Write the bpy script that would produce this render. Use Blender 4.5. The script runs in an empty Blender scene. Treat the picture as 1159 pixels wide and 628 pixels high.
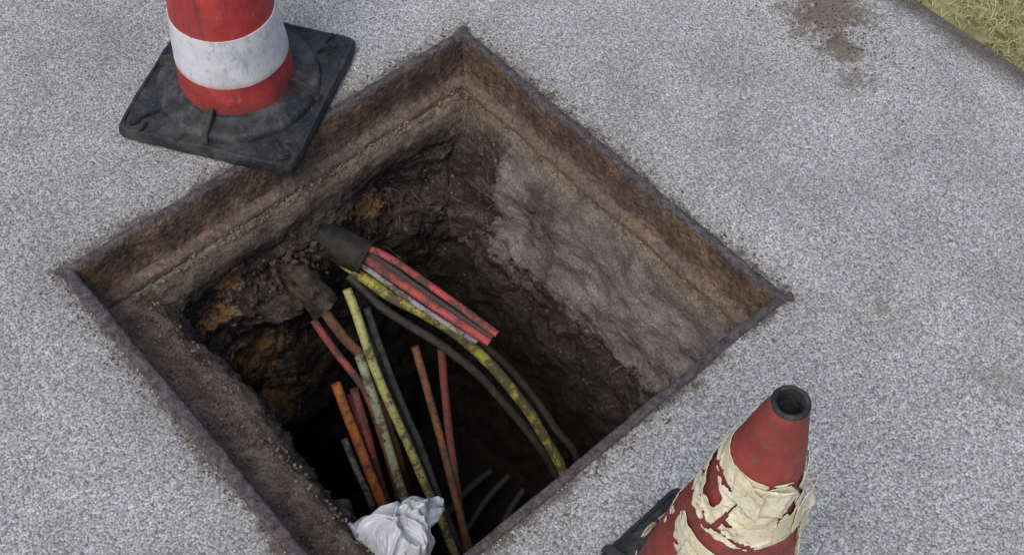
import bpy, bmesh, math, random
from mathutils import Vector, Matrix, noise
random.seed(7)
sc=bpy.context.scene
sc.view_settings.view_transform='Standard'; sc.view_settings.look='None'; sc.view_settings.exposure=0
# ---------------------------------------------------------------- helpers
def link(o,parent=None):
    sc.collection.objects.link(o)
    if parent: o.parent=parent
    return o
def mesh_obj(name,verts,faces,mat=None,smooth=True,parent=None,loc=(0,0,0),rotz=0):
    me=bpy.data.meshes.new(name); me.from_pydata([tuple(v) for v in verts],[],faces); me.update()
    if smooth: me.polygons.foreach_set('use_smooth',[True]*len(me.polygons))
    o=bpy.data.objects.new(name,me); o.location=loc; o.rotation_euler=(0,0,rotz)
    if mat: me.materials.append(mat)
    return link(o,parent)
class NT:
    dim='3D'
    def __init__(s,name):
        s.m=bpy.data.materials.new(name); s.m.use_nodes=True; s.t=s.m.node_tree; s.n=s.t.nodes
        s.b=s.n['Principled BSDF']; s.tc=s.n.new('ShaderNodeTexCoord'); s.co=s.tc.outputs['Object']
    def set(s,sock,v):
        if isinstance(v,bpy.types.NodeSocket): s.t.links.new(v,sock)
        elif v is not None:
            if isinstance(v,(tuple,list)) and len(v)==3 and sock.type=='RGBA': v=(*v,1)
            sock.default_value=v
    def noise(s,scale,detail=3,rough=.6,vec=None,dist=0,out='Fac'):
        n=s.n.new('ShaderNodeTexNoise'); n.noise_dimensions=s.dim; s.set(n.inputs['Vector'],vec or s.co)
        n.inputs['Scale'].default_value=scale; n.inputs['Detail'].default_value=detail; n.inputs['Roughness'].default_value=rough; n.inputs['Distortion'].default_value=dist
        return n.outputs[out]
    def vnode(s,scale,feature='F1'):
        n=s.n.new('ShaderNodeTexVoronoi'); n.voronoi_dimensions=s.dim; n.feature=feature; s.set(n.inputs['Vector'],s.co); n.inputs['Scale'].default_value=scale; return n
    def ramp(s,fac,stops,interp='LINEAR'):
        n=s.n.new('ShaderNodeValToRGB'); s.set(n.inputs[0],fac); e=n.color_ramp.elements; n.color_ramp.interpolation=interp
        while len(e)<len(stops): e.new(.5)
        for i,(p,c) in enumerate(stops):
            e[i].position=p
            if not isinstance(c,(tuple,list)): c=(c,c,c)
            e[i].color=(*c,1)
        return n.outputs[0]
    def mix(s,fac,a,b,mode='MIX'):
        n=s.n.new('ShaderNodeMix'); n.data_type='RGBA'; n.blend_type=mode
        s.set(n.inputs[0],fac); s.set(n.inputs[6],a); s.set(n.inputs[7],b); return n.outputs[2]
    def math(s,op,a,b=None,c=None,clamp=False):
        n=s.n.new('ShaderNodeMath'); n.operation=op; n.use_clamp=clamp; s.set(n.inputs[0],a); s.set(n.inputs[1],b)
        if c is not None: s.set(n.inputs[2],c)
        return n.outputs[0]
    def dist(s,p,vec=None):
        n=s.n.new('ShaderNodeVectorMath'); n.operation='DISTANCE'; s.set(n.inputs[0],vec or s.co); n.inputs[1].default_value=p; return n.outputs['Value']
    def sep(s,vec=None):
        n=s.n.new('ShaderNodeSeparateXYZ'); s.set(n.inputs[0],vec or s.co); return n.outputs
    def mapped(s,sc_):
        mp=s.n.new('ShaderNodeMapping'); s.set(mp.inputs[0],s.co); mp.inputs['Scale'].default_value=sc_; return mp.outputs[0]
    def mr(s,v,a,b,c=0.,d=1.,smooth=True):
        n=s.n.new('ShaderNodeMapRange'); n.interpolation_type='SMOOTHSTEP' if smooth else 'LINEAR'
        s.set(n.inputs[0],v)
        for i,x in enumerate((a,b,c,d)): n.inputs[i+1].default_value=x
        return n.outputs[0]
    def bump(s,h,strength=.5,distance=.01,prev=None):
        n=s.n.new('ShaderNodeBump'); s.set(n.inputs['Height'],h); s.set(n.inputs['Strength'],strength); n.inputs['Distance'].default_value=distance
        if prev: s.set(n.inputs['Normal'],prev)
        return n.outputs[0]
    def attr(s,name):
        n=s.n.new('ShaderNodeAttribute'); n.attribute_name=name; return n
    def fin(s,col,rough=.8,normal=None,spec=None,**kw):
        s.set(s.b.inputs['Base Color'],col); s.set(s.b.inputs['Roughness'],rough)
        if normal: s.set(s.b.inputs['Normal'],normal)
        if spec is not None: s.b.inputs['Specular IOR Level'].default_value=spec
        return s.m

X0,X1,Y0,Y1=.229,1.2117,.524,1.4485
CX,CY,HX,HY=(X0+X1)/2,(Y0+Y1)/2,(X1-X0)/2,(Y1-Y0)/2
# ---------------------------------------------------------------- materials
def m_asphalt():
    k=NT('exposed_aggregate_asphalt'); k.dim='2D'
    v=k.vnode(250); g=k.n.new('ShaderNodeSeparateColor'); k.set(g.inputs[0],v.outputs['Color']); d=v.outputs['Distance']
    v2=k.vnode(430); g2=k.n.new('ShaderNodeSeparateColor'); k.set(g2.inputs[0],v2.outputs['Color'])
    c1=k.ramp(g.outputs[0],[(0,(.16,.163,.166)),(.2,(.27,.274,.276)),(.5,(.375,.38,.382)),(.8,(.47,.475,.475)),(1,(.66,.66,.65))])
    c2=k.ramp(g2.outputs[1],[(0,(.12,.122,.125)),(.3,(.29,.294,.296)),(.7,(.43,.435,.437)),(1,(.58,.58,.58))])
    c=k.mix(.5,c1,c2)
    c=k.mix(k.mr(d,.38,.8),c,(.15,.15,.152),'MIX')
    n0=k.noise(90,3,.75); c=k.mix(1,c,k.ramp(n0,[(.3,.68),(.5,1),(.72,1.25)]),'MULTIPLY')
    n1=k.noise(6,3,.65); c=k.mix(1,c,k.ramp(n1,[(.3,.86),(.7,1.12)]),'MULTIPLY')
    n2=k.noise(1.1,1,.5); c=k.mix(1,c,k.ramp(n2,[(.3,.9),(.7,1.08)]),'MULTIPLY')
    c=k.mix(k.mr(g2.outputs[2],.93,.97,0,.5),c,(.33,.25,.16))
    nd=k.noise(9,3,.7); ne=k.noise(45,3,.7)
    nn=k.math('ADD',k.math('MULTIPLY',k.math('SUBTRACT',nd,.5),2.2),k.math('MULTIPLY',k.math('SUBTRACT',ne,.5),1.5))
    def stain(p,r,a,col):
        nonlocal c
        dd=k.math('ADD',k.dist(p),k.math('MULTIPLY',nn,r))
        c=k.mix(k.mr(dd,r*.35,r*1.15,a,0.),c,col)
    stain((1.87,.99,0),.12,.78,(.12,.088,.062))
    stain((1.80,.87,0),.05,.75,(.12,.09,.065))
    stain((1.755,.80,0),.05,.65,(.14,.115,.095))
    stain((1.33,.39,0),.028,.6,(.2,.145,.115))
    stain((1.375,.16,0),.05,.45,(.17,.15,.13))
    stain((.40,.18,0),.09,.25,(.2,.17,.14))
    s=k.sep(); ax=k.math('SUBTRACT',k.math('ABSOLUTE',k.math('SUBTRACT',s[0],CX)),HX); ay=k.math('SUBTRACT',k.math('ABSOLUTE',k.math('SUBTRACT',s[1],CY)),HY)
    dd=k.math('MAXIMUM',ax,ay); dd=k.math('ADD',dd,k.math('MULTIPLY',nn,.027))
    c=k.mix(k.mr(dd,-.003,.026,.88,0.),c,(.065,.054,.046))
    c=k.mix(k.mr(dd,.0,.10,.22,0.),c,(.13,.11,.09))
    c=k.mix(k.mr(k.math('ADD',s[0],k.math('MULTIPLY',nd,.06)),2.0,2.07,0,.85),c,(.06,.05,.035))
    h=k.math('ADD',k.math('MULTIPLY',d,-1),k.math('MULTIPLY',g2.outputs[0],.5))
    return k.fin(c,.9,k.bump(h,.65,.0020),.25)
def m_rust():
    k=NT('rusty_steel')
    n=k.noise(13,5,.8); n2=k.noise(90,3,.7); n3=k.noise(5,3,.6)
    c=k.ramp(n,[(.28,(.024,.019,.017)),(.42,(.075,.047,.034)),(.52,(.135,.083,.055)),(.62,(.19,.125,.088)),(.72,(.25,.19,.145)),(.85,(.07,.058,.052))])
    c=k.mix(k.mr(n3,.45,.62,0,.55),c,(.062,.050,.044))
    c=k.mix(1,c,k.ramp(n2,[(.25,.4),(.5,1),(.75,1.7)]),'MULTIPLY')
    ns=k.noise(1,4,.65,k.mapped((20,20,5))); c=k.mix(k.mr(ns,.52,.68,0,.6),c,(.035,.026,.023)); c=k.mix(k.mr(ns,.44,.30,0,.5),c,(.23,.15,.095))
    s=k.sep()
    top=k.math('MULTIPLY',k.mr(s[2],-.006,.003),k.mr(n,.3,.55,.6,1.))
    c=k.mix(top,c,k.ramp(n2,[(.3,(.026,.022,.025)),(.5,(.066,.057,.062)),(.8,(.15,.133,.137))]))
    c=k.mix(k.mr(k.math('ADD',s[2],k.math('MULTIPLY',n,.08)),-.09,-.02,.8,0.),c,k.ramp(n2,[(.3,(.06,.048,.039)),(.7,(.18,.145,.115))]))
    return k.fin(c,k.mr(n,.3,.7,.6,.9),k.bump(k.math('ADD',n2,n),.85,.007),.35)
def m_soil():
    k=NT('pit_soil')
    a=k.attr('mask'); g=k.n.new('ShaderNodeSeparateColor'); k.set(g.inputs[0],a.outputs['Color'])
    n=k.noise(11,5,.75); n2=k.noise(60,4,.75); n3=k.noise(220,2,.7)
    soil=k.ramp(n,[(.25,(.016,.014,.013)),(.45,(.042,.035,.030)),(.6,(.075,.062,.053)),(.8,(.13,.11,.092))])
    soil=k.mix(1,soil,k.ramp(n2,[(.3,.4),(.5,.95),(.72,1.9)]),'MULTIPLY')
    n4=k.noise(20,4,.65)
    conc=k.ramp(n4,[(.3,(.12,.106,.096)),(.5,(.18,.163,.148)),(.72,(.25,.23,.21))])
    st=k.noise(1,4,.65,k.mapped((12,12,3.2)))
    conc=k.mix(k.mr(st,.5,.66,0,.7),conc,(.055,.047,.042))
    conc=k.mix(k.mr(n,.5,.62,0,.5),conc,(.095,.078,.065))
    w=k.math('ADD',k.math('MULTIPLY',k.math('SUBTRACT',n2,.5),.5),k.math('MULTIPLY',k.math('SUBTRACT',n,.5),1.6))
    f=k.math('ADD',g.outputs[0],w); fm=k.mr(f,.26,.52,0,.95)
    c=k.mix(fm,soil,conc)
    clay=k.ramp(n2,[(.3,(.16,.08,.032)),(.7,(.42,.26,.13))])
    f=k.math('ADD',g.outputs[1],k.math('ADD',k.math('MULTIPLY',k.math('SUBTRACT',n2,.5),1.2),k.math('MULTIPLY',k.math('SUBTRACT',st,.5),.8)))
    c=k.mix(k.mr(f,.42,.68,0,.8),c,clay)
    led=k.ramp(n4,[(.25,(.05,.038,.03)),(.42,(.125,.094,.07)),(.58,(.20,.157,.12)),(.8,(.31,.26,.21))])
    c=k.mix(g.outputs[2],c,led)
    c=k.mix(1,c,k.ramp(n3,[(.3,.6),(.5,1),(.7,1.45)]),'MULTIPLY')
    vo=k.vnode(75)
    gp=k.n.new('ShaderNodeSeparateColor'); k.set(gp.inputs[0],vo.outputs['Color'])
    pm=k.math('MULTIPLY',k.mr(vo.outputs['Distance'],.22,.32,1.,0.),k.math('GREATER_THAN',gp.outputs[0],.88))
    c=k.mix(k.math('MULTIPLY',pm,.5),c,(.27,.24,.2))
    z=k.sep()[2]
    deep_shade=k.math('MULTIPLY',k.mr(z,-.85,-.42,.9,0.),k.math('SUBTRACT',1,k.math('MULTIPLY',g.outputs[1],.6)))  # shade of the deep pit painted into the soil colour, weaker on clay
    c=k.mix(deep_shade,c,(.008,.0065,.006))
    h=k.math('ADD',k.math('MULTIPLY',n,.8),k.math('ADD',n2,k.math('MULTIPLY',n3,.35)))
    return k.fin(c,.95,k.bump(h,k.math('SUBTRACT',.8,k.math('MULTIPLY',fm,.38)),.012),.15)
def m_cable(name,col,dirt=.45):
    k=NT(name)
    n=k.noise(20,4,.75); n2=k.noise(110,3,.7)
    c=k.mix(k.mr(n2,.3,.7),tuple(x*.55 for x in col),col)
    d=k.math('ADD',n,k.math('MULTIPLY',k.math('SUBTRACT',n2,.5),.5))
    lo=.61-.28*dirt
    c=k.mix(k.mr(d,lo,lo+.12,0,.9),c,(.038,.031,.026))
    c=k.mix(.18,c,(.12,.10,.08))
    return k.fin(c,k.mr(n,.3,.7,.5,.88),k.bump(d,.4,.002),.32)
def m_red(name,base,grime):
    k=NT(name)
    n=k.noise(9,4,.7); n2=k.noise(50,4,.75); n3=k.noise(4,3,.5)
    c=k.mix(k.mr(n,.35,.65),tuple(x*.65 for x in base),base)
    c=k.mix(k.mr(n2,.56,.78,0,.55),c,(.48,.27,.22))
    f=k.math('ADD',n3,k.math('MULTIPLY',k.math('SUBTRACT',n2,.5),.8))
    lo=.66-.22*grime
    c=k.mix(k.mr(f,lo,lo+.14,0,.7),c,(.085,.048,.04))
    s=k.noise(1,4,.7,k.mapped((60,60,5))); c=k.mix(k.mr(s,.53,.70,0,.6),c,(.08,.042,.035))
    z=k.sep()[2]
    c=k.mix(k.mr(k.math('ADD',z,k.math('MULTIPLY',n2,.05)),.07,.12,.65,0.),c,(.08,.045,.04))
    return k.fin(c,k.mr(n2,.3,.7,.45,.75),k.bump(k.math('ADD',n2,s),.3,.002),.38)
def m_black(name='black_rubber',dust=.35):
    k=NT(name)
    n=k.noise(12,4,.7); n2=k.noise(90,4,.75)
    c=k.ramp(n2,[(.3,(.008,.009,.011)),(.55,(.019,.021,.025)),(.75,(.06,.06,.066))])
    c=k.mix(k.mr(n,.45,.68,0,dust),c,(.12,.112,.105))
    return k.fin(c,k.mr(n,.3,.7,.5,.8),k.bump(k.math('ADD',n,n2),.5,.003),.35)
def m_band():
    k=NT('reflective_white_band')
    n=k.noise(10,4,.7); n2=k.noise(60,5,.8)
    c=k.mix(k.mr(n,.4,.7),(.66,.68,.70),(.50,.51,.52))
    c=k.mix(k.mr(n2,.52,.70,0,.7),c,(.25,.23,.22))
    v=k.vnode(260,'DISTANCE_TO_EDGE').outputs['Distance']; c=k.mix(k.mr(v,0,.08,.18,0.),c,(.4,.4,.4))
    s=k.noise(1,4,.7,k.mapped((45,45,9))); c=k.mix(k.mr(s,.54,.70,0,.45),c,(.2,.19,.18))
    z=k.sep()[2]
    c=k.mix(k.mr(k.math('ADD',z,k.math('MULTIPLY',n2,.03)),.133,.152,.65,0.),c,(.36,.2,.16))
    dd=k.math('ADD',k.dist((.055,-.091,.20)),k.math('MULTIPLY',k.math('SUBTRACT',k.noise(35),.5),.03))
    dd2=k.math('ADD',k.dist((.071,-.079,.205)),k.math('MULTIPLY',k.math('SUBTRACT',k.noise(35),.5),.03))
    c=k.mix(k.mr(k.math('MINIMUM',dd,dd2),.011,.019,.95,0.),c,(.85,.6,.03))
    return k.fin(c,.45,k.bump(n2,.2,.001),.5)
def m_cream():
    k=NT('peeling_cream_film')
    n=k.noise(22,5,.75); n2=k.noise(110,4,.75)
    c=k.mix(k.mr(n,.35,.65),(.58,.52,.34),(.68,.64,.50))
    c=k.mix(k.mr(n,.57,.7,0,.7),c,(.33,.25,.15))
    c=k.mix(k.mr(n2,.56,.7,0,.65),c,(.16,.11,.08))
    return k.fin(c,.65,k.bump(k.math('ADD',n,n2),.5,.002),.3)
def m_bag():
    k=NT('white_plastic_film')
    n=k.noise(18,4,.7)
    c=k.mix(k.mr(n,.45,.75,0,.5),(.54,.56,.60),(.34,.34,.35))
    return k.fin(c,.33,k.bump(k.noise(26,4,.6,dist=1.5),.35,.004),.5)
def m_plain(name,a,b,scale=30,rough=.85,bd=.004):
    k=NT(name); n=k.noise(scale,4,.7)
    return k.fin(k.mix(k.mr(n,.3,.7),a,b),rough,k.bump(n,.6,bd),.25)
def m_grass():
    k=NT('dry_grass_blades'); oi=k.attr('tint')
    c=k.ramp(oi.outputs['Fac'],[(0,(.09,.115,.03)),(.4,(.24,.26,.085)),(.7,(.42,.40,.18)),(1,(.54,.49,.29))])
    return k.fin(c,.7,None,.2)
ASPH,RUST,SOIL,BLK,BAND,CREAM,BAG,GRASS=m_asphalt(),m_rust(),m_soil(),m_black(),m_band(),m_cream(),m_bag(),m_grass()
FOOT=m_black('dusty_black_rubber',.6)
RED1=m_red('faded_red_plastic',(.46,.050,.050),.55); RED2=m_red('worn_red_plastic',(.30,.052,.040),.8)
EARTH=m_plain('grass_soil',(.12,.11,.05),(.30,.28,.14),14,.95,.02)
DUCT=m_plain('black_duct_plastic',(.007,.007,.007),(.034,.030,.027),22,.75,.01)
DUCT2=m_plain('mud_covered_duct_plastic',(.02,.016,.013),(.085,.066,.050),26,.95,.016)
STONE=m_plain('stone_chips',(.16,.15,.14),(.42,.41,.39),40,.9)
CLOD=m_plain('soil_crumb_mat',(.04,.03,.022),(.13,.10,.075),50,.95)
# ---------------------------------------------------------------- ground sheets (with real opening for the pit)
def ring_sheet(name,xa,xb,ya,yb,z,mat,hole):
    hx0,hx1,hy0,hy1=hole
    v=[(xa,ya,z),(xb,ya,z),(xb,yb,z),(xa,yb,z),(hx0,hy0,z),(hx1,hy0,z),(hx1,hy1,z),(hx0,hy1,z)]
    return mesh_obj(name,v,[(0,1,5,4),(1,2,6,5),(2,3,7,6),(3,0,4,7)],mat,False)
H=(X0+.004,X1-.004,Y0+.004,Y1-.004)
ring_sheet('ground',-150,150,-150,150,-.03,EARTH,H)
ring_sheet('asphalt_path',-2.2,2.055,-149,149,0,ASPH,H)
# ---------------------------------------------------------------- steel frame
frame=bpy.data.objects.new('manhole_frame',None); link(frame)
def frame_ring():
    prof=[(-.002,-.05),(-.002,.003),(.001,.006),(.013,.006),(.016,.003),(.0175,-.004),(.019,-.03),(.021,-.070),(.022,-.094),(.028,-.099),(.040,-.104),(.042,-.108),(.042,-.116),(.0,-.118)]
    corners=[(X0,Y0,1,1),(X1,Y0,-1,1),(X1,Y1,-1,-1),(X0,Y1,1,-1)]
    N=130; V=[];F=[]
    for si in range(4):
        a=corners[si]; b=corners[(si+1)%4]
        for i in range(N):
            t=i/N
            for (ins,z) in prof:
                if si==3 and 0<ins<.03 and z>-.03: ins*=1.4
                x=(a[0]+a[2]*ins)*(1-t)+(b[0]+b[2]*ins)*t; y=(a[1]+a[3]*ins)*(1-t)+(b[1]+b[3]*ins)*t
                q=Vector((x,y,z)); w=.0034 if z<-.01 else .0018
                if 0<i:
                    q+=Vector((noise.noise(q*9),noise.noise(q*9+Vector((9,0,0))),noise.noise(q*15+Vector((0,7,0)))*.9))*w*1.7
                    q+=Vector((noise.noise(q*60),noise.noise(q*60+Vector((3,0,0))),noise.noise(q*60+Vector((0,5,0)))))*w*.8
                V.append(q)
    P=len(prof); T=4*N
    for i in range(T):
        for j in range(P-1):
            F.append((i*P+j,i*P+j+1,((i+1)%T)*P+j+1,((i+1)%T)*P+j))
    o=mesh_obj('frame_angle_section',V,[f[::-1] for f in F],RUST,True,frame)
    o.modifiers.new('es','EDGE_SPLIT').split_angle=math.radians(50)
frame_ring()
def box(name,c,s,rz,mat,parent=None,bev=.002,jit=0):
    bm=bmesh.new(); bmesh.ops.create_cube(bm,size=1)
    for v in bm.verts: v.co=Vector((v.co.x*s[0],v.co.y*s[1],v.co.z*s[2]))
    bmesh.ops.bevel(bm,geom=bm.edges[:],offset=bev,segments=2,affect='EDGES')
    for v in bm.verts:
        if jit: v.co+=Vector([random.uniform(-jit,jit) for _ in range(3)])
    me=bpy.data.meshes.new(name); bm.to_mesh(me); bm.free(); me.materials.append(mat)
    o=bpy.data.objects.new(name,me); o.location=c; o.rotation_euler=(0,0,rz); return link(o,parent)
box('corner_lug_1',(X0+.001,Y1-.001,-.005),(.022,.016,.018),math.radians(135),RUST,frame,.003,.001)
box('corner_lug_2',(X1+.002,Y0+.002,-.007),(.030,.020,.022),math.radians(-40),RUST,frame,.003,.001)
box('corner_lug_3',(X1+.001,Y1+.001,-.005),(.024,.018,.018),math.radians(45),RUST,frame,.003,.001)
# ---------------------------------------------------------------- excavated pit walls
TAB=[(-.100,.235,1.205,.530,1.442),(-.113,.262,1.183,.552,1.420),(-.125,.305,1.172,.548,1.398),(-.145,.345,1.164,.540,1.390),(-.175,.370,1.156,.530,1.388),(-.210,.380,1.152,.520,1.388),(-.240,.376,1.147,.510,1.402),(-.280,.366,1.142,.500,1.428),(-.40,.36,1.125,.48,1.415),(-.60,.37,1.10,.46,1.38),(-.9,.40,1.05,.43,1.32),(-1.20,.43,1.0,.42,1.25)]
def tab(z):
    for a,b in zip(TAB,TAB[1:]):
        if z>=b[0]-1e-9:
            t=(a[0]-z)/(a[0]-b[0]); return [a[i]*(1-t)+b[i]*t for i in range(1,5)]
    return list(TAB[-1][1:])
def fr(p,s,o=5): return noise.fractal(p*s,1.0,2.0,o)
def sm(a,b,x):
    t=max(0,min(1,(x-a)/(b-a))); return t*t*(3-2*t)
def pit():
    NS=110; T=4*NS; zs=[]; z=-.100
    while z>-1.2: zs.append(z); z-=.004 if z>-.5 else .009
    zs.append(-1.2); V=[];C=[]
    for z in zs:
        xL,xR,yN,yF=tab(z); cx,cy,hx,hy=(xL+xR)/2,(yN+yF)/2,(xR-xL)/2,(yF-yN)/2
        for i in range(T):
            s,t=divmod(i,NS); t=t/NS*2-1
            ux,uy=[(t,-1),(1,t),(-t,1),(-1,-t)][s]
            kk=.085*sm(-.13,-.3,z)*(abs(ux*uy)**5)
            q=Vector((cx+hx*ux*(1-kk),cy+hy*uy*(1-kk),z))
            am=sm(-.105,-.3,z)
            n=Vector((-ux if abs(ux)==1 else 0,-uy if abs(uy)==1 else 0,0))
            A=.003+.026*am
            right=sm(.9,1,ux)
            left=sm(-.7,-1.0,ux)*sm(-.12,-.17,z)
            A+=.014*left
            cz_=sm(-.6,-.35,z)
            far=sm(.75,1,uy)
            if z>-.25: A*=1-.4*far
            fine=1-.65*right*cz_
            d=A*(1-.25*right)*fr(q,7,3)+A*.5*fine*fr(q+Vector((5,5,5)),22,4)+A*.28*fine*fr(q,70,3)
            ch=noise.voronoi(q*16)[0][0]
            d+=A*.9*fine*max(0,.35-ch)
            if far>.5:
                e1=((q.x-.715)/.085)**2+((z+.33)/.10)**2; e2=((q.x-.60)/.10)**2+((z+.38)/.11)**2
                d+=(.060*math.exp(-e1)+.055*math.exp(-e2))*sm(-.20,-.25,z)*(1+.5*fr(q,18,3))
            q=q+n*d+Vector((0,0,.35*A*fr(q+Vector((2,8,1)),18,3)*(1 if z<-.11 else 0)))
            V.append(q)
            conc=sm(.9,1,ux)*sm(-.62,-.26,z+.08*fr(q,5,2))*sm(1.34,1.14,q.y+.06*fr(q+Vector((4,0,0)),6,2))
            conc=max(conc,.8*math.exp(-((q.y-1.17)**2+(z+.42)**2)/.004)*right)
            conc=max(conc,.6*sm(.9,1,uy)*sm(-.22,-.14,z)*sm(-.3,.4,fr(q,9,2)))
            clay=0
            for cxx,cyy,cz,r,w in ((.52,1.40,-.25,.05,1),(.46,1.38,-.33,.06,.9),(.55,1.38,-.56,.09,1),(.53,1.35,-.72,.09,1),(.47,1.35,-.5,.07,.8),(.92,1.40,-.33,.07,1),(.86,1.40,-.30,.05,.9),(.36,1.28,-.3,.07,.8),(.37,1.18,-.4,.08,.8),(1.1,.62,-.35,.05,.6)):
                clay=max(clay,w*math.exp(-((q.x-cxx)**2+(q.y-cyy)**2+(q.z-cz)**2)/(r*r)))
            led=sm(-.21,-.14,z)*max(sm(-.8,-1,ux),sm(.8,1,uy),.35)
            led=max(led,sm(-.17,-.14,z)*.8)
            C.append((conc,clay,led,1))
    F=[]
    for r in range(len(zs)-1):
        for i in range(T):
            a=r*T+i;b=r*T+(i+1)%T; F.append((a,a+T,b+T,b))
    base=(len(zs)-1)*T; ringn=16
    xL,xR,yN,yF=tab(-1.2); cc=Vector(((xL+xR)/2,(yN+yF)/2,-1.22))
    prev=list(range(base,base+T))
    for rr in range(1,ringn):
        t=rr/ringn; cur=[]
        for i in range(T):
            p=V[base+i].lerp(cc,t); p=Vector((p.x,p.y,-1.2+.04*fr(p,8,4)*min(1,t*4))); cur.append(len(V)); V.append(p); C.append((0,0,0,1))
        for i in range(T): F.append((prev[i],cur[i],cur[(i+1)%T],prev[(i+1)%T]))
        prev=cur
    F.append(tuple(prev[::-1]))
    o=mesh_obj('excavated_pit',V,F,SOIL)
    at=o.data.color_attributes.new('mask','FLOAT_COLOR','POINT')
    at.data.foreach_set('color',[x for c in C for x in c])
pit()
# ---------------------------------------------------------------- tubes
def catmull(P,n=10):
    P=[Vector(p) for p in P]; Q=[P[0]*2-P[1]]+P+[P[-1]*2-P[-2]]; out=[]
    for i in range(1,len(Q)-2):
        for j in range(n):
            t=j/n; a,b,c,d=Q[i-1:i+3]
            out.append(.5*((2*b)+(c-a)*t+(2*a-5*b+4*c-d)*t*t+(3*b-a-3*c+d)*t**3))
    out.append(P[-1]); return out
def tube(name,P,r,mat,parent=None,seg=14,flat=1.0,hollow=False,wob=.0,rough=.05):
    C=catmull(P); V=[];F=[]; up=Vector((0,0,1))
    for i,c in enumerate(C):
        t=(C[min(i+1,len(C)-1)]-C[max(i-1,0)]).normalized(); s=t.cross(up)
        if s.length<.05: s=Vector((1,0,0))
        s.normalize(); u=s.cross(t)
        cc=c+Vector((noise.noise(c*9),noise.noise(c*9+Vector((7,1,0))),noise.noise(c*9+Vector((0,4,4)))))*wob
        for j in range(seg):
            a=2*math.pi*j/seg; o=s*math.cos(a)+u*math.sin(a); rr=r*(1+rough*(noise.noise((c+o*r)*(40 if r>.02 else 60))+(.6*noise.noise((c+o*r)*110) if r>.02 else 0)))
            V.append(cc+s*math.cos(a)*rr+u*math.sin(a)*rr*flat)
    n=len(C)
    for i in range(n-1):
        for j in range(seg):
            F.append((i*seg+j,i*seg+(j+1)%seg,(i+1)*seg+(j+1)%seg,(i+1)*seg+j))
    def cap(row):
        ring=[row*seg+j for j in range(seg)]
        if hollow:
            c=sum((V[k] for k in ring),Vector())/seg; t=(C[1]-C[0]).normalized() if row==0 else (C[-2]-C[-1]).normalized()
            i0=len(V); V.extend([c+(V[k]-c)*.86 for k in ring]); i1=len(V); V.extend([c+(V[k]-c)*.84+t*r*3 for k in ring])
            for j in range(seg):
                k=(j+1)%seg; F.append((ring[j],ring[k],i0+k,i0+j)); F.append((i0+j,i0+k,i1+k,i1+j))
            F.append(tuple(range(i1,i1+seg)))
        else: F.append(tuple(ring))
    cap(0); cap(n-1)
    o=mesh_obj(name,V,F,mat,True,parent); o.modifiers.new('es','EDGE_SPLIT').split_angle=math.radians(50); return o
mm=lambda L:[(x/1000,y/1000,z/1000) for x,y,z in L]
cRED=m_cable('red_cable_sheath',(.48,.055,.06),.5); cPINK=m_cable('faded_red_cable_sheath',(.34,.065,.06),.6)
cWHT=m_cable('grey_white_cable_sheath',(.36,.36,.36),.55); cYEL=m_cable('yellow_cable_sheath',(.46,.43,.055),.72)
cYEL2=m_cable('pale_yellow_cable_sheath',(.50,.50,.17),.4); cPALE=m_cable('cream_cable_sheath',(.40,.42,.27),.45)
cBLK=m_cable('black_cable_sheath',(.012,.012,.014),.4); cGRY=m_cable('grey_cable_sheath',(.13,.15,.16),.5)
cORG=m_cable('orange_cable_sheath',(.56,.165,.025),.4); cORD=m_cable('dull_orange_cable_sheath',(.28,.10,.035),.55)
cMAR=m_cable('maroon_cable_sheath',(.22,.035,.035),.45); cDK=m_cable('dark_grey_cable_sheath',(.03,.034,.036),.4)
tube('cable',mm([(772,1340,-285),(812,1258,-270),(848,1098,-280),(879,953,-300)]),.0085,cRED,flat=.8)
tube('cable',mm([(762,1340,-290),(786,1280,-290),(819,1123,-300),(863,957,-320)]),.0112,cRED,flat=.8)
tube('cable',mm([(768,1340,-288),(800,1275,-286),(834,1110,-294),(871,958,-312)]),.0062,cDK)
tube('cable',mm([(752,1340,-298),(772,1280,-300),(803,1134,-315),(846,980,-334)]),.0065,cWHT)
tube('cable',mm([(745,1370,-300),(757,1295,-325),(783,1204,-340),(817,1125,-360),(865,1033,-420),(893,943,-500),(917,859,-600),(928,779,-720),(935,700,-860),(930,640,-1000),(900,600,-1195)]),.0125,cYEL,wob=.004)
tube('cable',mm([(745,1300,-340),(765,1217,-380),(800,1138,-420),(836,1060,-460),(866,988,-520),(893,910,-600),(911,849,-680),(928,790,-780),(932,732,-880),(920,680,-1195)]),.010,cBLK,wob=.004)
tube('cable',mm([(790,1290,-310),(839,1152,-360),(874,1074,-420),(913,996,-480),(948,910,-580),(963,830,-660),(981,774,-740),(985,700,-880),(970,640,-1195)]),.0095,cBLK,wob=.004)
tube('cable',mm([(708,1249,-300),(668,1101,-450),(652,970,-620),(627,821,-800),(610,740,-930),(600,700,-1190)]),.0105,cYEL2,wob=.004)
tube('cable',mm([(658,1154,-400),(623,1045,-520),(585,924,-680),(565,860,-800),(555,800,-1190)]),.0105,cPALE,wob=.003)
tube('cable',mm([(736,1227,-380),(715,1129,-520),(706,1038,-660),(678,905,-820),(660,820,-950),(650,760,-1190)]),.008,cGRY,wob=.004)
tube('cable',mm([(722,1240,-400),(703,1129,-530),(690,1028,-680),(664,905,-840),(640,820,-1190)]),.008,cBLK,wob=.003)
tube('cable',mm([(590,1157,-450),(564,1058,-550),(540,950,-660),(530,890,-780),(525,860,-1190)]),.0115,cORG,wob=.002)
tube('cable',mm([(619,1136,-480),(595,1067,-560),(572,1001,-680),(560,950,-800),(560,900,-1190)]),.010,cPINK,wob=.003)
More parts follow.
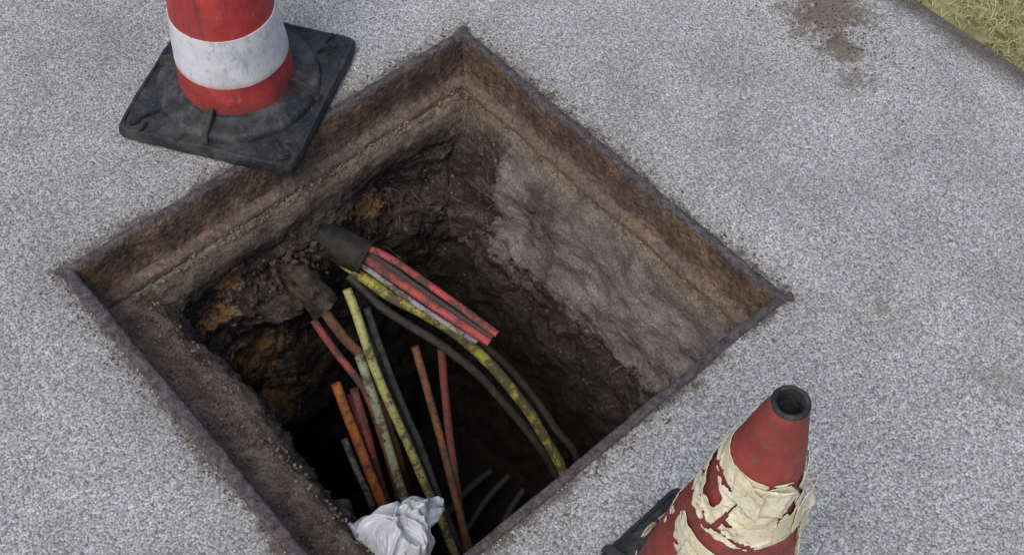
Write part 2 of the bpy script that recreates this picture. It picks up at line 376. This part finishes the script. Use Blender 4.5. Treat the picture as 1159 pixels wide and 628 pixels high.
tube('cable',mm([(607,1142,-500),(584,1067,-580),(561,1001,-700),(550,950,-810),(548,900,-1190)]),.007,cMAR,wob=.003)
tube('cable',mm([(792,1132,-480),(747,1006,-620),(668,815,-800),(640,750,-900),(620,700,-1190)]),.0095,cORD,wob=.002)
tube('cable',mm([(833,1088,-480),(767,989,-620),(670,824,-820),(643,777,-880),(625,720,-1190)]),.0095,cMAR,wob=.002)
tube('cable',mm([(558,1106,-600),(543,1046,-660),(530,980,-730),(520,930,-1190)]),.008,cWHT,wob=.002)
tube('cable',mm([(638,1293,-400),(640,1209,-460),(640,1128,-500),(625,1060,-570),(600,980,-700),(590,930,-1190)]),.009,cPINK,wob=.003)
tube('cable',mm([(658,1272,-360),(666,1215,-420),(676,1170,-460),(660,1110,-520),(630,1000,-680),(610,940,-1190)]),.0115,cORD,wob=.003)
for a,b,r in (((930,1020,-1150),(740,1000,-1160),.010),((950,970,-1130),(760,930,-1150),.009),((950,910,-1120),(790,850,-1140),.009)):
    tube('cable',mm([a,tuple((p+q)/2+8 for p,q in zip(a,b)),b]),r,cDK)
tube('cable_duct',mm([(690,1490,-262),(730,1410,-272),(763,1345,-284),(790,1285,-297)]),.039,DUCT,seg=36,hollow=True,wob=.006,rough=.10)
tube('cable_duct',mm([(628,1470,-285),(645,1385,-308),(659,1330,-338),(672,1287,-374)]),.035,DUCT2,seg=36,hollow=True,wob=.006,rough=.28)
# ---------------------------------------------------------------- crumbs / stones
ICO=bmesh.new(); bmesh.ops.create_icosphere(ICO,subdivisions=1,radius=1); IV=[v.co.copy() for v in ICO.verts]; IF=[[v.index for v in f.verts] for f in ICO.faces]; ICO.free()
def scatter(name,items,mat,parent=None):
    V=[];F=[]
    for (p,r) in items:
        b=len(V); sx,sy,sz=[random.uniform(.6,1.2) for _ in range(3)]; R=Matrix.Rotation(random.uniform(0,6),3,'Z')@Matrix.Rotation(random.uniform(0,6),3,'X'); o=Vector((random.random()*99,0,0))
        for v in IV:
            w=R@Vector((v.x*sx,v.y*sy,v.z*sz*.7)); V.append(Vector(p)+w*r*(1+.35*noise.noise(v*1.3+o)))
        F+= [[i+b for i in f] for f in IF]
    return mesh_obj(name,V,F,mat,False,parent)
it=[]
for _ in range(1900):
    d=abs(random.gauss(0,.022)); t=random.random()
    side=random.choice([0,1,2,3])
    if side==0: p=(X0+t*(X1-X0),Y0-d)
    elif side==1: p=(X0+t*(X1-X0),Y1+d)
    elif side==2: p=(X0-d,Y0+t*(Y1-Y0))
    else: p=(X1+d,Y0+t*(Y1-Y0))
    it.append(((p[0],p[1],.001),random.uniform(.0010,.0030)))
scatter('loose_grit',it[:900],STONE)
it2=it[900:]
for _ in range(420):
    a=random.gauss(0,1);b=random.gauss(0,1); it2.append(((1.84+.06*a,.92+.09*b,.001),random.uniform(.001,.003)))
for _ in range(500):
    t=random.random(); s=random.choice([0,1,2,3]); d=random.uniform(.002,.014)
    p=[(X0+t*(X1-X0),Y0+d),(X0+t*(X1-X0),Y1-d),(X0+d,Y0+t*(Y1-Y0)),(X1-d,Y0+t*(Y1-Y0))][s]
    it2.append(((p[0],p[1],.0065),random.uniform(.0008,.002)))
scatter('soil_crumbs',it2,CLOD)
it=[]
for _ in range(1500):
    u=random.random()
    if u<.5: x=random.uniform(.265,.36); y=random.uniform(.58,1.38); z=-.110-(x-.262)*.33
    elif u<.8: x=random.uniform(.3,1.16); y=random.uniform(1.392,1.418); z=-.108-(1.42-y)*.5
    else: y=random.uniform(.58,1.4); x=random.uniform(1.162,1.186); z=-.107-(1.186-x)*.8
    it.append(((x,y,z),random.choice([.0015,.002,.003,.0045])))
scatter('ledge_rubble',it,m_plain('ledge_rubble_mat',(.07,.05,.035),(.26,.21,.16),50,.95))
it=[]
for _ in range(220):
    cx,cz=random.choice([(.70,-.27),(.62,-.30),(.68,-.33)]); it.append(((cx+random.gauss(0,.035),1.372+random.gauss(0,.014),cz+random.gauss(0,.022)),random.uniform(.003,.011)))
scatter('soil_clods',it,m_plain('clod_mat',(.02,.016,.013),(.09,.07,.052),60,.95,.006))
def roots():
    V=[];F=[]
    for _ in range(90):
        side=random.random()
        if side<.5: p=Vector((random.uniform(.42,1.05),1.40,random.uniform(-.6,-.24))); d=Vector((0,-1,0))
        else: p=Vector((1.13,random.uniform(.65,1.3),random.uniform(-.6,-.2))); d=Vector((-1,0,0))
        d=(d+Vector([random.uniform(-.8,.8) for _ in range(3)])).normalized(); l=random.uniform(.02,.06); r=random.uniform(.0004,.0009)
        for k in range(6):
            s=d.cross(Vector((.3,.2,1))).normalized()*r; u=s.cross(d).normalized()*r
            V+= [p+s,p-s*.5+u,p-s*.5-u]
            if k:
                b=len(V)-6
                for j in range(3): F.append((b+j,b+(j+1)%3,b+3+(j+1)%3,b+3+j))
            p=p+d*l/5; d=(d+Vector([random.uniform(-.4,.4),random.uniform(-.4,.4),-.35])).normalized()
    mesh_obj('exposed_roots',V,F,m_plain('root_mat',(.07,.05,.035),(.22,.17,.12),50))
roots()
# ---------------------------------------------------------------- traffic cones
def lathe(name,prof,mat,parent,seg=96,fn=None):
    V=[];F=[]
    for (r,z) in prof:
        for j in range(seg):
            a=2*math.pi*j/seg; v=Vector((r*math.cos(a),r*math.sin(a),z))
            if fn: v=fn(v,a)
            V.append(v)
    for i in range(len(prof)-1):
        for j in range(seg):
            k=(j+1)%seg; F.append((i*seg+j,i*seg+k,(i+1)*seg+k,(i+1)*seg+j))
    o=mesh_obj(name,V,F,mat,True,parent); o.modifiers.new('es','EDGE_SPLIT').split_angle=math.radians(45); return o
KN=[(0,.123),(.26,.0985),(.41,.079),(.75,.021)]
def cr(z):
    for a,b in zip(KN,KN[1:]):
        if z<=b[0]: t=(z-a[0])/(b[0]-a[0]); return a[1]*(1-t)+b[1]*t
    return KN[-1][1]
def lin(a,b,n): return [a+(b-a)*i/n for i in range(n+1)]
def cone(name,loc,rz,bands,redmat,half,seed):
    e=bpy.data.objects.new(name,None); e.location=loc; e.rotation_euler=(0,0,rz); link(e)
    off=Vector((seed*13.1,0,0))
    def wob(v,a):
        n=v.copy(); n.z=0; n.normalize()
        return v+n*(.0036*noise.noise(v*7+off)+.0009*noise.noise(v*40+off))
    body=[(cr(z),z) for z in lin(.035,.738,80)]+[(.0215,.746),(.0205,.7495)]
    lathe('cone_body',body,redmat,e,fn=wob)
    def rimw(v,a):
        v=wob(v,a); v.z+=.0018*noise.noise(Vector((math.cos(a)*2+seed,math.sin(a)*2,0))); return v
    lathe('top_rim',[(.0214,.748),(.0208,.7512),(.0185,.7530),(.0160,.7515),(.0146,.745),(.0150,.70),(.03,.60),(.06,.4)],BLK,e,fn=rimw)
    for i,(a,b,m) in enumerate(bands):
        lathe('band_%d'%(i+1),[(cr(a)-.001,a)]+[(cr(z)+.0016,z) for z in lin(a,b,14)]+[(cr(b)-.001,b)],m,e,fn=wob)
    foot=[(.1215,.0545),(.1265,.0535),(.131,.050),(.139,.0475),(.149,.046),(.158,.0445),(.164,.0415),(.1675,.036),(.168,.024)]
    lathe('flared_foot',[(.117,.055)]+foot,FOOT,e,fn=wob)
    V=[];F=[];N=28
    rows=[(1.0,0.004),(1.004,.012),(1.0,.022),(.985,.0285),(.955,.0295),(.945,.0265),(.935,.0262),(.86,.0265),(.6,.0265)]
    for (s,z) in rows:
        for sd in range(4):
            for i in range(N):
                t=i/N*2-1; x,y=[(t,-1),(1,t),(-t,1),(-1,-t)][sd]
                k=1-.035*(abs(x*y)**12)
                p=Vector((x*half*s*k,y*half*s*k,z)); n=noise.noise(p*25+off)
                p*=1+.014*n; p.z=z+.0025*noise.noise(p*18+off)+( .004*noise.noise(p*5+off) if z>.01 else 0); V.append(p)
    T=4*N
    for r in range(len(rows)-1):
        for i in range(T): k=(i+1)%T; F.append((r*T+i,r*T+k,(r+1)*T+k,(r+1)*T+i))
    F.append(tuple(range((len(rows)-1)*T,len(rows)*T)))
    F.append(tuple(range(T))[::-1])
    o=mesh_obj('base_plate',V,F,BLK,True,e); o.modifiers.new('es','EDGE_SPLIT').split_angle=math.radians(35)
    for q in range(4):
        a=q*math.pi/2
        V=[(.118,-.006,.026),(.118,.006,.026),(.118,.0045,.072),(.118,-.0045,.072),(.130,.0045,.070),(.130,-.0045,.070),(.170,.0055,.050),(.170,-.0055,.050),(.178,.006,.026),(.178,-.006,.026)]
        bm=bmesh.new(); vs=[bm.verts.new(v) for v in V]
        bmesh.ops.convex_hull(bm,input=vs); bmesh.ops.bevel(bm,geom=bm.edges[:],offset=.0015,segments=2,affect='EDGES')
        me=bpy.data.meshes.new('rib'); bm.to_mesh(me); bm.free(); me.materials.append(BLK); r=bpy.data.objects.new('rib_%d'%(q+1),me); r.rotation_euler=(0,0,a); link(r,e)
        d=half*.84; c=(d*math.copysign(1,math.cos(a+.78)),d*math.copysign(1,math.sin(a+.78)),.029)
        box('corner_stud_%d'%(q+1),c,(.022,.022,.011),a+.785,BLK,e,.003)
        box('corner_tab_%d'%(q+1),(c[0]*.87,c[1]*.87,.030),(.045,.007,.009),a+.785,BLK,e,.002)
        tx,ty=-math.sin(a+.78),math.cos(a+.78)
        box('corner_bar_%d'%(q+1),(c[0]*.95+tx*.026,c[1]*.95+ty*.026,.029),(.030,.006,.008),a+.785+.6,BLK,e,.002)
    return e
cone('traffic_cone',(.742,1.608,.004),math.radians(33),[(.122,.236,BAND),(.36,.47,BAND)],RED1,.190,1)
c2=cone('traffic_cone',(.612,.218,.002),math.radians(2),[],RED2,.172,2)
def torn(name,parent,za,zb,thr,seed,extra=None):
    NA,NZ=330,max(20,int((zb-za)/.0016)); V=[];fv=[];F=[]
    o=Vector((seed*7.7,seed*3.1,0))
    for i in range(NZ+1):
        z=za+(zb-za)*i/NZ
        for j in range(NA):
            a=2*math.pi*j/NA; r=cr(z); p=Vector((r*math.cos(a),r*math.sin(a),z))
            cell=noise.voronoi(p*17+o)[0]; crack=cell[1]-cell[0]
            f=noise.noise(p*13+o)*.9+noise.noise(p*34+o)*.35+noise.noise(p*110+o)*.13
            e=min(z-za,zb-z)/(zb-za)
            f+=1.1*min(e,.22)-.08 -(.34 if crack<.06 else 0)
            if extra: f+=extra(a,z)
            l=.0024+.0065*(1-sm(thr,thr+.28,f))*max(0,.5+noise.noise(p*9+o*2))+.0014*abs(noise.noise(p*30+o))
            V.append(Vector(((r+l)*math.cos(a),(r+l)*math.sin(a),z))); fv.append(f)
    for i in range(NZ):
        for j in range(NA):
            k=(j+1)%NA; q=(i*NA+j,i*NA+k,(i+1)*NA+k,(i+1)*NA+j)
            if sum(fv[x] for x in q)/4>thr: F.append(q)
    ob=mesh_obj(name,V,F,CREAM,True,parent)
    bm=bmesh.new(); bm.from_mesh(ob.data); bmesh.ops.delete(bm,geom=[v for v in bm.verts if not v.link_faces],context='VERTS')
    for _ in range(2):
        bmesh.ops.smooth_vert(bm,verts=[v for v in bm.verts if v.is_boundary],factor=.5,use_axis_x=True,use_axis_y=True,use_axis_z=True)
    bm.to_mesh(ob.data); bm.free()
    sd=ob.modifiers.new('s','SOLIDIFY'); sd.thickness=.0009
torn('torn_upper_band',c2,.515,.640,-.20,3)
def lowbias(a,z):
    d=(math.degrees(a)-185+180)%360-180
    return .35*math.exp(-(d/40)**2)-.12
torn('torn_band_remnant',c2,.36,.48,.14,5,lowbias)
torn('torn_lower_band',c2,.17,.29,.02,6)
def flake(name,parent,a0,z0,w,h,seed,curl=.01):
    n=16; V=[];F=[]
    pts=sorted([((k+random.uniform(-.3,.3))/7*2*math.pi,random.uniform(.65,1.05)) for k in range(7)])
    def lim(th):
        th%=2*math.pi; q=pts+[(pts[0][0]+2*math.pi,pts[0][1])]
        if th<q[0][0]: th+=2*math.pi
        for (a,ra),(b,rb) in zip(q,q[1:]):
            if a<=th<=b: t=(th-a)/(b-a); return ra*(1-t)+rb*t
        return .9
    for i in range(n+1):
        for j in range(n+1):
            u=i/n*2-1; v=j/n*2-1; th=math.atan2(v,u); s=lim(th)*(1+.10*noise.noise(Vector((math.cos(th)*7+seed,math.sin(th)*7,seed))))
            uu,vv=u*s,v*s; z=z0+vv*h/2; r=cr(z); a=a0+uu*w/2/r
            lift=.0055+curl*max(0,(u+.4))**2*.6+.002*noise.noise(Vector((u*3,v*3,seed)))+curl*.35*abs(v)*max(0,u+.2)
            V.append(Vector(((r+lift)*math.cos(a),(r+lift)*math.sin(a),z)))
    for i in range(n):
        for j in range(n): b=i*(n+1)+j; F.append((b,b+n+1,b+n+2,b+1))
    o=mesh_obj(name,V,F,CREAM,True,parent); sd=o.modifiers.new('s','SOLIDIFY'); sd.thickness=.0008
A=math.radians
for i,(a,z,w,h,c) in enumerate([(292,.550,.045,.060,.009),(305,.47,.035,.05,.008),(180,.44,.05,.055,.002),(205,.40,.04,.035,.006),(222,.61,.045,.055,.004),(195,.615,.035,.05,.008)]): flake('torn_flap_%d'%(i+1),c2,A(a),z,w,h,i+3,c)
# ---------------------------------------------------------------- plastic bag
def bag():
    NR,NA=70,220; V=[];F=[]
    def lim(a):
        l=.72+.10*math.sin(a*3+.6)+.10*noise.noise(Vector((math.cos(a)*2.2,math.sin(a)*2.2,4)))
        for c,w,g in ((A(142),.26,.62),(A(20),.4,.30),(A(268),.4,.3),(A(205),.35,.15)):
            d=(a-c+math.pi)%(2*math.pi)-math.pi; l+=g*math.exp(-(d/w)**2)
        return l
    def h(p):
        w=Vector((noise.noise(p*1.4),noise.noise(p*1.4+Vector((5,0,0))),0))*.8; q=p+w
        r1=1-2*abs(noise.noise(q*1.6+Vector((0,0,3)))); r2=1-2*abs(noise.noise(q*3.3+Vector((0,0,7)))); r3=1-2*abs(noise.noise(q*7+Vector((0,0,9))))
        return .034*r1+.016*r2+.005*r3
    for i in range(NR+1):
        t=i/NR
        for j in range(NA):
            a=2*math.pi*j/NA; R=t*lim(a); p=Vector((math.cos(a)*R,math.sin(a)*R,0))
            dome=.045*(1-min(1,R)**2)-.02*max(0,R-.85)
            z=dome+h(p)*(.35+.65*min(1,1.4*(1.1-t)))
            V.append(Vector((p.x*.105+.010*noise.noise(p*3+Vector((2,2,2))),p.y*.085+.010*noise.noise(p*3+Vector((9,2,2))),z)))
    for i in range(NR):
        for j in range(NA): k=(j+1)%NA; F.append((i*NA+j,(i+1)*NA+j,(i+1)*NA+k,i*NA+k))
    o=mesh_obj('plastic_bag',V,F,BAG,True,None,(.424,.712,-.235)); o.rotation_euler=(0,A(12),A(-8))
    sd=o.modifiers.new('s','SOLIDIFY'); sd.thickness=.0006
bag()
# ---------------------------------------------------------------- grass verge
def grass():
    V=[];F=[];tn=[]
    cl=[(random.uniform(2.03,2.9),random.uniform(-1,2.6)) for _ in range(1500)]
    for k in range(28000):
        if random.random()<.6: c=random.choice(cl); x=c[0]+random.gauss(0,.018); y=c[1]+random.gauss(0,.018)
        else: x=random.uniform(2.06,2.9); y=random.uniform(-1,2.6)
        if x<2.04+.02*noise.noise(Vector((0,y*9,0))) : continue
        if x<2.09 and random.random()<.5: continue
        a=random.uniform(0,6.28); l=random.uniform(.010,.030); w=random.uniform(.0009,.002); ln=random.uniform(.5,1.5)
        d=Vector((math.cos(a),math.sin(a),0)); s=Vector((-d.y,d.x,0))*w; p=Vector((x,y,-.03)); b=len(V)
        p1=p+d*l*.35*ln+Vector((0,0,l*.55)); p2=p+d*l*ln+Vector((0,0,l*(.95-.3*ln)))
        V+=[p-s,p+s,p1-s*.8,p1+s*.8,p2]; F+=[(b,b+1,b+3,b+2),(b+2,b+3,b+4)]
        t=min(1,max(0,random.gauss(.62,.2)+.25*noise.noise(p*5))); tn+=[t]*5
    o=mesh_obj('grass_verge',V,F,GRASS,False); at=o.data.attributes.new('tint','FLOAT','POINT'); at.data.foreach_set('value',tn)
    V=[];F=[];tn=[]
    for cx,cy,n in ((1.224,1.19,34),(1.232,.98,8),(1.225,.7,6),(.9,1.458,8),(.215,1.0,5),(1.24,1.14,9)):
        for _ in range(n):
            x=cx+random.gauss(0,.007);y=cy+random.gauss(0,.012);a=random.uniform(0,6.28);l=random.uniform(.005,.013);d=Vector((math.cos(a),math.sin(a),0));s=Vector((-d.y,d.x,0))*.0010;p=Vector((x,y,0));b=len(V)
            V+=[p-s,p+s,p+d*l*.6+Vector((0,0,l*.7))-s,p+d*l*.6+Vector((0,0,l*.7))+s,p+d*l+Vector((0,0,l*.8))];F+=[(b,b+1,b+3,b+2),(b+2,b+3,b+4)];tn+=[random.uniform(0,.15)]*5
    o=mesh_obj('weeds',V,F,GRASS,False); at=o.data.attributes.new('tint','FLOAT','POINT'); at.data.foreach_set('value',tn)
grass()
# ---------------------------------------------------------------- light, world, camera
EL,AZ=60,200
w=bpy.data.worlds.new('World'); sc.world=w; w.use_nodes=True; t=w.node_tree; bg=t.nodes['Background']
sky=t.nodes.new('ShaderNodeTexSky'); sky.sky_type='NISHITA'; sky.sun_disc=False; sky.sun_elevation=math.radians(EL); sky.sun_rotation=math.radians(90-AZ); sky.dust_density=4; sky.air_density=1; sky.ozone_density=1
t.links.new(sky.outputs[0],bg.inputs[0]); bg.inputs[1].default_value=.15
sd=bpy.data.lights.new('sun','SUN'); sd.energy=1.5; sd.angle=math.radians(32); sd.color=(1,.98,.95); so=bpy.data.objects.new('sun',sd); link(so)
dv=Vector((math.cos(math.radians(AZ))*math.cos(math.radians(EL)),math.sin(math.radians(AZ))*math.cos(math.radians(EL)),math.sin(math.radians(EL))))
so.rotation_euler=dv.to_track_quat('Z','Y').to_euler(); so.location=dv*5
cd=bpy.data.cameras.new('camera'); co=bpy.data.objects.new('camera',cd); link(co)
Rt=Vector((.7461,-.6654,.0250)).normalized(); Bk=Vector((-.3922,-.4087,.8241)).normalized(); Up=Bk.cross(Rt).normalized(); Rt=Up.cross(Bk)
M=Matrix(((Rt.x,Up.x,Bk.x,0),(Rt.y,Up.y,Bk.y,0),(Rt.z,Up.z,Bk.z,1.8),(0,0,0,1))); co.matrix_world=M
cd.sensor_width=36; cd.lens=36*1322/1159; cd.clip_start=.05; cd.clip_end=500
sc.camera=co
